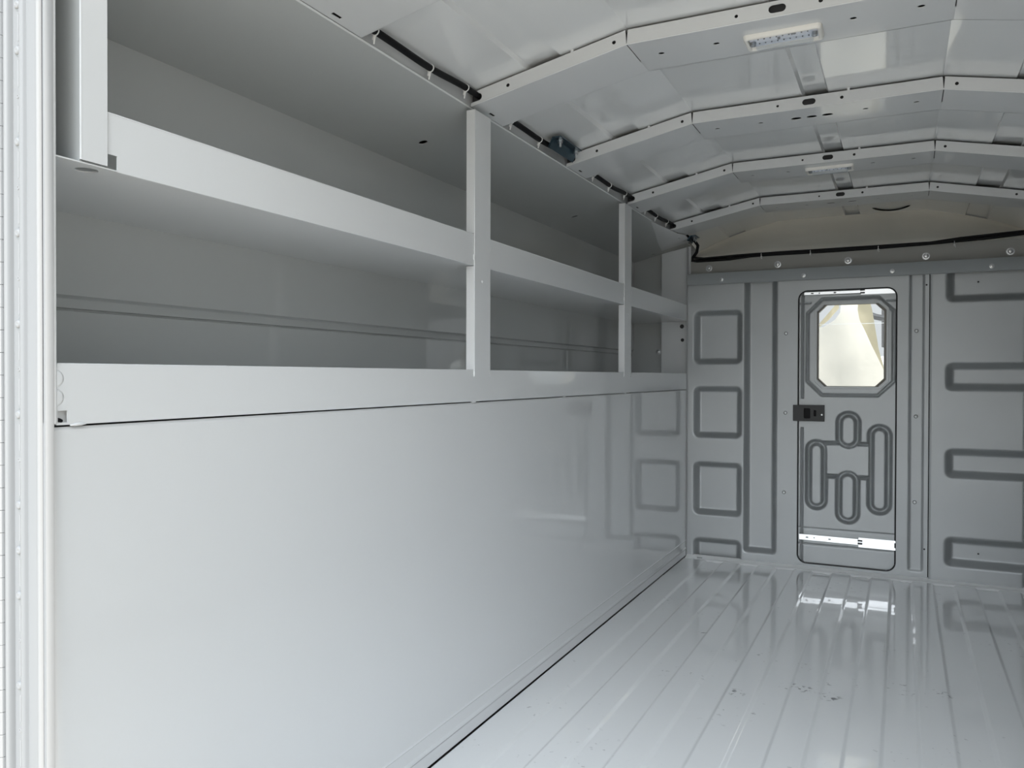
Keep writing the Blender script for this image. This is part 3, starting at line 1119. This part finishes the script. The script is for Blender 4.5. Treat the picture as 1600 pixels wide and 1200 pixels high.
def slide_rail(x0, xm, x1, zc, hgt, yy, tilt):
    o = MB()
    hl = [slot(x0 + 0.04 + 0.0, 0, 0.012, 0.006), circ(x0 + 0.075, 0, 0.003, 8), slot(x0 + 0.15, 0, 0.012, 0.006)]
    o.sheet(rect(x0, xm, -hgt / 2, hgt / 2), hl, lambda p, s: (p[0], yy + 0.002 * s, zc + p[1] + tilt * (p[0] - x0)))
    base = o.build('slide_rail', M['slide'], door, bevel=0.0008)
    base['label'] = 'bright plated drawer slide'
    q = MB()
    h2 = hgt * 0.62
    for s_ in (-1, 1):
        q.hexa([(xm, yy - 0.006, zc + s_ * h2 - 0.006 + tilt * (xm - x0)), (x1, yy - 0.006, zc + s_ * h2 - 0.006 + tilt * (x1 - x0)),
                (x1, yy - 0.006, zc + s_ * h2 + 0.005 + tilt * (x1 - x0)), (xm, yy - 0.006, zc + s_ * h2 + 0.005 + tilt * (xm - x0))],
               [(xm, yy + 0.003, zc + s_ * h2 - 0.006 + tilt * (xm - x0)), (x1, yy + 0.003, zc + s_ * h2 - 0.006 + tilt * (x1 - x0)),
                (x1, yy + 0.003, zc + s_ * h2 + 0.005 + tilt * (x1 - x0)), (xm, yy + 0.003, zc + s_ * h2 + 0.005 + tilt * (xm - x0))])
    q.hexa([(xm, yy + 0.001, zc - h2 + tilt * (xm - x0)), (x1, yy + 0.001, zc - h2 + tilt * (x1 - x0)), (x1, yy + 0.001, zc + h2 + tilt * (x1 - x0)), (xm, yy + 0.001, zc + h2 + tilt * (xm - x0))],
           [(xm, yy + 0.003, zc - h2 + tilt * (xm - x0)), (x1, yy + 0.003, zc - h2 + tilt * (x1 - x0)), (x1, yy + 0.003, zc + h2 + tilt * (x1 - x0)), (xm, yy + 0.003, zc + h2 + tilt * (xm - x0))])
    q.build('channel', M['slide'], base)
    st = MB()
    st.box(xm - 0.004, xm + 0.018, yy - 0.008, yy - 0.001, zc - 0.011 + tilt * (xm - x0), zc - 0.003 + tilt * (xm - x0))
    st.box(xm - 0.004, xm + 0.018, yy - 0.008, yy - 0.001, zc + 0.004 + tilt * (xm - x0), zc + 0.012 + tilt * (xm - x0))
    st.build('stop', M['dark'], base)


slide_rail(-0.484, -0.196, -0.026, 0.160, 0.030, YB + 0.003, -0.010)
slide_rail(-0.466, -0.192, -0.034, 1.4345, 0.015, YB + 0.012, 0.0)

# pane
pn = MB()
pn.box(WIN[0] + 0.001, WIN[1] - 0.001, YB + 0.0375, YB + 0.0415, WIN[2] + 0.001, WIN[3] - 0.001)
pane = pn.build('window_1', M['glass'])
tag(pane, 'small clear window pane in the sliding bulkhead door', 'window', kind='structure')
pe = MB()
pe.box(WIN[0] - 0.004, WIN[1] + 0.004, YB + 0.042, YB + 0.046, 1.272, 1.2745)
pe.build('pane_edge', M['slide'], pane)

# ------------------------------------------------------------------ what shows through the window: film-wrapped seat, dash, wheel


def ray(px, py, y):
    d = r2 * ((px - 800) / FPX) + d2 * ((py - 600) / FPX) + fwd
    k = y / d.y
    return Vector((d.x * k, d.y * k, 1.0 + d.z * k))


def film(name, outline_px, y, amp, m, seed, parent=None, lean=0.0):
    P = [ray(a, b, y) for a, b in outline_px]
    x0 = min(p.x for p in P) - 0.01
    x1 = max(p.x for p in P) + 0.01
    z0 = min(p.z for p in P)
    z1 = max(p.z for p in P)
    # fine triangulation: seed interior points
    loop = [Vector((p.x, p.z)) for p in P]
    dense = []
    for i in range(len(loop)):
        a, b = loop[i], loop[(i + 1) % len(loop)]
        k = max(1, int((b - a).length / 0.03))
        dense += [a.lerp(b, q / k) for q in range(k)]
    es = [(i, (i + 1) % len(dense)) for i in range(len(dense))]
    R = random.Random(seed)
    inner = []
    for a in np.arange(x0, x1, 0.03):
        for b in np.arange(z0, z1, 0.03):
            inner.append(Vector((a + R.uniform(-.008, .008), b + R.uniform(-.008, .008))))
    r = delaunay_2d_cdt(dense + inner, es, [], 2, 1e-6)
    mb = MB()
    ph = R.uniform(0, 6)

    def dep(p):
        return amp * (math.sin(p[0] * 17 + p[1] * 5 + ph) + 0.6 * math.sin(p[1] * 23 - p[0] * 11 + ph * 2)) + lean * (p[1] - z0)
    n = len(r[0])
    tris = cull(r[0], r[2], loop, [])
    V = [(p[0], y + dep(p), p[1]) for p in r[0]] + [(p[0], y + dep(p) + 0.003, p[1]) for p in r[0]]
    F = [tuple(f) for f in tris] + [tuple(n + i for i in reversed(f)) for f in tris]
    mb.add(V, F)
    return mb.build(name, m, parent, smooth=60)


t = empty('wrapped_seat', (-0.28, 5.15, 0.6))
film('seat_cover', [(1262, 640), (1262, 512), (1283, 508), (1300, 497), (1309, 484), (1310, 462), (1344, 462), (1346, 486), (1345, 500), (1352, 520), (1366, 545), (1384, 580), (1400, 640)],
     5.00, 0.005, M['film'], 2, t, lean=0.36)
film('cover_flap', [(1342, 462), (1357, 462), (1363, 485), (1368, 515), (1373, 545), (1384, 585), (1372, 560), (1362, 540), (1352, 518), (1343, 500), (1340, 484)],
     4.92, 0.006, M['film_flap'], 5, t)
film('cover_strap', [(1300, 462), (1311, 462), (1311, 482), (1295, 500), (1281, 511), (1279, 507), (1292, 492), (1306, 476)], 4.95, 0.005, M['film_flap'], 8, t)
sb = MB()
for (w0, w1, z0_, z1_) in ((0.30, 0.30, -0.17, 0.62), (0.30, 0.27, 0.62, 0.70)):
    sb.hexa([(-0.30 - w0, 5.14, z0_), (-0.30 + w0, 5.14, z0_), (-0.30 + w1, 5.17, z1_), (-0.30 - w1, 5.17, z1_)],
            [(-0.30 - w0, 5.30, z0_), (-0.30 + w0, 5.30, z0_), (-0.30 + w1, 5.27, z1_), (-0.30 - w1, 5.27, z1_)])
sb.build('backrest', M['film'], t, bevel=0.03, segs=3)
tag(t, 'seat wrapped in bright cream protective film behind the door window', 'seat')
sw = empty('steering_wheel', ray(1370, 470, 5.75))
swm = MB()
cc = ray(1385, 452, 5.75)
swm.tube([(cc.x + 0.19 * math.cos(a), 5.75 + 0.04 * math.sin(a), cc.z + 0.19 * math.sin(a)) for a in np.linspace(0, 2 * PI, 41)], 0.020, 10, caps=False)
swm.build('rim', M['dark'], sw)
swm = MB()
swm.lathe((cc.x, 5.77, cc.z), (0, -1, 0), [(0, 0.085), (0.03, 0.08), (0.05, 0.05), (0.055, 0.01)], 24)
for a in (0.2, PI - 0.2, -PI / 2):
    swm.tube([(cc.x, 5.765, cc.z), (cc.x + 0.185 * math.cos(a), 5.755, cc.z + 0.185 * math.sin(a))], 0.018, 8)
swm.tube([(cc.x, 5.77, cc.z), (cc.x, 5.86, 1.20)], 0.03, 10)
swm.build('hub', M['dark'], sw)
tag(sw, 'dark steering wheel partly seen in the top right corner of the door window', 'steering wheel')
ds = MB()
pd = [(5.85, -0.17), (5.80, 0.95), (5.86, 1.10), (6.0, 1.14), (6.4, 1.12), (6.45, -0.17)]
n_ = len(pd)
ds.add([(-1.0, p[0], p[1]) for p in pd] + [(0.55, p[0], p[1]) for p in pd],
       [(i, (i + 1) % n_, n_ + (i + 1) % n_, n_ + i) for i in range(n_)] + [tuple(range(n_)), tuple(range(2 * n_ - 1, n_ - 1, -1))])
dsh = ds.build('dashboard', M['dash'], bevel=0.02)
tag(dsh, 'pale dashboard glimpsed low down behind the wrapped seat through the door window', 'dashboard')

# ------------------------------------------------------------------ cables
def cable_tie(parent, p, axis, r, tail):
    b = MB()
    ax = Vector(axis).normalized()
    up = Vector((0, 0, 1))
    u = ax.cross(up).normalized()
    v = ax.cross(u)
    pts = [Vector(p) + (u * math.cos(a) + v * math.sin(a)) * (r + 0.001) for a in np.linspace(0, 2 * PI, 15)]
    b.tube(pts, 0.0017, 6, caps=False)
    tl = Vector(tail)
    b.tube([Vector(p) + tl * (r + 0.001), Vector(p) + tl * (r + 0.011)], 0.0045, 8)
    b.tube([Vector(p) + tl * (r + 0.010) + ax * 0.002, Vector(p) + tl * (r + 0.019) + ax * 0.004], 0.0022, 6)
    b.build('cable_tie', M['nylon'], parent)


cab = MB()
pts = []
for y in np.arange(1.20, 4.16, 0.03):
    ph = (y - 1.274) / 0.716 * 2 * PI
    pts.append((-1.0865 + 0.003 * math.sin(ph * 2 + 0.6), float(y), 1.7885 + 0.0045 * math.cos(ph) - 0.003 * math.sin(2 * ph)))
pts += [(-1.085, 4.22, 1.790), (-1.080, 4.34, 1.786), (-1.072, 4.42, 1.772)]
cab.tube(pts, 0.0085, 12)
cable = cab.build('wiring_loom', M['black'], smooth=60)
tag(cable, 'black corrugated wiring loom running along the left roof rail through the bows', 'cable')
for y in (1.515, 1.745, 1.935, 2.225, 2.425, 2.955, 3.125, 3.345, 3.665, 3.815, 4.035):
    p = min(pts, key=lambda q: abs(q[1] - y))
    cable_tie(cable, (p[0], y, p[2]), (0, 1, 0), 0.0085, (-0.25, 0, -0.97))

hc = MB()
pts = [(-1.072, 4.42, 1.772), (-1.045, 4.45, 1.757), (-1.030, 4.47, 1.730), (-1.040, 4.485, 1.695), (-1.062, 4.492, 1.668), (-1.068, 4.495, 1.652),
       (-1.04, 4.496, 1.648), (-0.95, 4.496, 1.648), (-0.86, 4.494, 1.648), (-0.74, 4.492, 1.658), (-0.6, 4.490, 1.659), (-0.3, 4.490, 1.658), (-0.1, 4.490, 1.660),
       (0.1, 4.490, 1.664), (0.2, 4.490, 1.668), (0.35, 4.488, 1.672), (0.52, 4.488, 1.684)]
hc.tube(pts, 0.0088, 10)
hc.tube([(-1.06, 4.490, 1.668), (-1.0, 4.486, 1.658), (-0.92, 4.484, 1.660), (-0.82, 4.486, 1.664), (-0.6, 4.486, 1.666), (-0.2, 4.486, 1.666), (0.12, 4.486, 1.667),
         (0.25, 4.486, 1.680), (0.4, 4.486, 1.688), (0.52, 4.486, 1.694)], 0.006, 8)
hcab = hc.build('wiring_loom', M['black'], smooth=60)
tag(hcab, 'black wiring loom strung across the bulkhead header above the row of washers', 'cable')
for x in (-0.69, -0.44, -0.115, 0.225):
    cable_tie(hcab, (x, 4.490, 1.660), (1, 0, 0), 0.0095, (0.0, -0.5, -0.86))


wr = MB()  # thin dark arc against the roof skin
def on_skin(px, py):
    d = ray(px, py, 1.0) - Vector((0, 0, 1.0))
    y = 4.5
    for _ in range(20):
        x = d.x * y
        dr = 0.055 * ((y - 4.3) / 0.53) ** 1.5 * (abs(x - XC) / 0.84) ** 4
        y = (zskin(x) - dr - 0.003 - 1.0) / d.z
    return (d.x * y, y, 1.0 + d.z * y)


wr.tube([on_skin(1363.5 + 58.5 * q, 325.5 - 4.5 * q + 13.0 * q * (1 - q) * 1.6) for q in np.linspace(0, 1, 15)],
        [0.0015] + [0.0042] * 13 + [0.0015], 8)
mark = wr.build('mark', M['black'], smooth=60)
tag(mark, 'thin dark curved line lying against the roof skin just behind the last roof bow', 'mark')

# ------------------------------------------------------------------ zinc brackets by the rail
def bracket(y0, y1, zb, zt, x0, x1, label):
    t = empty('mounting_bracket', ((x0 + x1) / 2, (y0 + y1) / 2, zb))
    b = MB()
    b.hexa([(x0, y0, zb), (x0, y1, zb), (x1, y1, zt), (x1, y0, zt)], [(x0 - 0.003, y0, zb + 0.003), (x0 - 0.003, y1, zb + 0.003), (x1 - 0.003, y1, zt + 0.003), (x1 - 0.003, y0, zt + 0.003)])
    b.box(x1 - 0.003, x1 + 0.028, y0, y1 - 0.02, zt, zt + 0.003)
    b.hexa([(x0, y0, zb), (x1, y0, zt), (x1 - 0.004, y0, zt + 0.003), (x0 - 0.003, y0, zb + 0.003)], [(x0, y0 + 0.003, zb), (x1, y0 + 0.003, zt), (x1 - 0.004, y0 + 0.003, zt + 0.003), (x0 - 0.003, y0 + 0.003, zb + 0.003)])
    b.build('plate', M['bluezinc'], t, bevel=0.001)
    for yy in (y0 + 0.04, y1 - 0.028):
        n = MB()
        n.lathe((x1 + 0.008, yy, zt), (0, 0, -1), [(0, 0.012), (0.002, 0.012), (0.0025, 0.009), (0.010, 0.009), (0.011, 0.005), (0.022, 0.0045), (0.023, 0.003)], 6)
        n.build('nut', M['zinc'], t, smooth=20)
    tag(t, label, 'bracket', 'blue zinc brackets on the left roof rail')


bracket(2.475, 2.690, 1.768, 1.799, -1.072, -1.056, 'blue zinc bracket with two nuts on the left roof rail between two bows')
bracket(4.360, 4.470, 1.742, 1.768, -1.062, -1.044, 'small blue zinc bracket in the dark top corner beside the bulkhead header')

# ------------------------------------------------------------------ rear door frame: left jamb with beads, screws and hinge
jp = []


def bead(xa, xb, h):
    n = 6
    for k in range(n + 1):
        a = PI * k / n
        jp.append(((xa + xb) / 2 - (xb - xa) / 2 * math.cos(a), YO - h * math.sin(a)))


jp.append((-1.30, YO + 0.004))
jp.append((-1.1665, YO + 0.004))
bead(-1.1660, -1.1535, 0.006)
jp.append((-1.1525, YO + 0.003))
jp.append((-1.1325, YO + 0.003))
bead(-1.1315, -1.1195, 0.005)
jp.append((-1.1185, YO + 0.001))
jp.append((-1.0935, YO + 0.001))
bead(-1.0925, -1.0835, 0.006)
jp.append((-1.0825, YO))
jp.append((-1.0770, YO - 0.001))
jp.append((-1.0745, YO + 0.002))
jp.append((-1.0745, YO + 0.010))
jm = MB()
n_ = len(jp)
jm.add([(p[0], p[1], -0.15) for p in jp] + [(p[0], p[1], 2.15) for p in jp], [(i, i + 1, n_ + i + 1, n_ + i) for i in range(n_ - 1)])
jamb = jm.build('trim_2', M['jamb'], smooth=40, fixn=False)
tag(jamb, 'bright white ribbed door jamb with a line of screws at the left edge', 'door jamb', kind='structure')
kpx = 1.147 / FPX
k = 0
zz = 1.0 + (600 - 21 - 2) * 0.000918
pitch = 71.0 * 0.000918
i = 0
while zz > 0.35:
    s = MB()
    big = (i % 2 == 1) or i == 0 or i == 12
    if big:
        s.lathe((-1.1415, YO + 0.003, zz), (0, -1, 0), [(-0.001, 0.0062), (0.0015, 0.006), (0.003, 0.0045), (0.0034, 0.002), (0.0026, 0.0012)], 14)
    else:
        s.lathe((-1.1415, YO + 0.003, zz), (0, -1, 0), [(-0.001, 0.0035), (0.0008, 0.003), (0.0010, 0.0016), (0.0002, 0.0012)], 12)
    sc_ = s.build('screw', M['screw'], jamb, smooth=60)
    if big:
        s = MB()
        s.lathe((-1.1412, YO + 0.003, zz - 0.0012), (0, -1, 0), [(-0.001, 0.0075), (0.0003, 0.0075), (0.0005, 0.0070)], 14)
        s.build('screw_shadow_ring', M['bar'], sc_)  # dark disc set slightly low, the screw's shadow put into colour
    s = MB()
    s.box(-1.1408, -1.1396, YO + 0.0022, YO + 0.0036, zz - 0.052, zz - 0.014)
    s.build('slot_edge', M['slot_edge'], jamb)
    if big:
        s = MB()
        s.lathe((-1.1410, YO + 0.003, zz + 0.0085), (0, -1, 0), [(-0.001, 0.0013), (0.0003, 0.0013), (0.0004, 0.0008)], 8)
        s.build('weep_hole', M['bar'], jamb)
    zz -= pitch
    i += 1
hg = MB()
zz = 0.25
while zz < 1.75:
    hg.tube([(-1.1755, YO - 0.001, zz + 0.0003), (-1.1755, YO - 0.001, zz + 0.0323)], 0.0085, 16)
    zz += 0.0326
hg.box(-1.26, -1.178, YO - 0.003, YO - 0.0005, 0.2, 1.8)
hin = hg.build('piano_hinge', M['jamb'], jamb, smooth=40)

# right jamb, header and threshold of the opening, right side wall (outside the frame, they shape the light)
ro = MB()
ro.box(XR - 0.003, XR + 0.25, YO - 0.006, YO, -0.15, 2.15)
o = ro.build('trim_3', M['jamb'])
tag(o, 'white door jamb on the right side of the rear opening', 'door jamb', kind='structure')
ro = MB()
ro.box(-1.30, XR + 0.25, YO - 0.006, YO + 0.10, 1.905, 2.15)
o = ro.build('trim_4', M['jamb'])
tag(o, 'white header over the rear opening', 'door header', kind='structure')
ro = MB()
ro.box(-1.078, XR - 0.004, YO - 0.03, YO + 0.02, -0.15, -0.010)
o = ro.build('trim_5', M['jamb'])
tag(o, 'white threshold across the rear opening', 'threshold', kind='structure')

rw = MB()


def mX(x):
    return 2 * XC - x


rw.profile([(mX(XL), 0.0), (mX(XL), 0.926)], YO, YB + 0.02)
rw.profile([(mX(XL), 0.9285), (mX(XL), 1.0165), (mX(XB), 1.0165), (mX(XB), 1.672), (mX(XE), 1.757)], YO, 4.6)
rw.profile([(mX(XB), 1.310), (mX(XL), 1.310), (mX(XL), 1.397)], YO, 4.5)
for yy in (1.966, 3.308):
    rw.box(mX(XL) - 0.003, mX(XL) + 0.02, yy, yy + 0.095, 1.0, 1.744)
rw.add([(mX(XL), 4.5, 1.0), (mX(XB), 4.5, 1.0), (mX(XB), 4.5, 1.8), (mX(XL), 4.5, 1.8)], [(0, 1, 2, 3)])
o = rw.build('wall_right', M['paint'], smooth=0, fixn=False)
tag(o, 'white panelled right side wall of the cargo space', 'wall', kind='structure')

# outer body shell: keeps daylight out except through the rear opening and the cab glass
ob = MB()
ob.box(-1.50, -1.47, YO - 0.004, 4.83, -0.2, 1.95)
ob.box(mX(-1.47), mX(-1.50), YO - 0.004, 4.83, -0.2, 1.95)
ob.box(-1.50, mX(-1.50), YO - 0.004, 4.90, 1.93, 1.96)
ob.box(-1.50, mX(-1.50), YO - 0.004, 6.70, -0.22, -0.17)
ob.box(-1.50, XL - 0.03, 4.62, 4.66, -0.2, 1.95)
ob.box(mX(XL) + 0.03, mX(-1.50), 4.62, 4.66, -0.2, 1.95)
ob.box(-1.50, mX(-1.50), 4.84, 4.87, 1.68, 1.95)
o = ob.build('trim_6', M['jamb'])
tag(o, 'white outer shell of the service body', 'body shell', kind='structure')

gd = MB()
gd.add([(-60, -60, -0.75), (60, -60, -0.75), (60, 60, -0.75), (-60, 60, -0.75)], [(0, 1, 2, 3)])
o = gd.build('ground', M['concrete'], smooth=0)
tag(o, 'sunlit pale concrete yard outside the rear opening', 'ground', kind='structure')
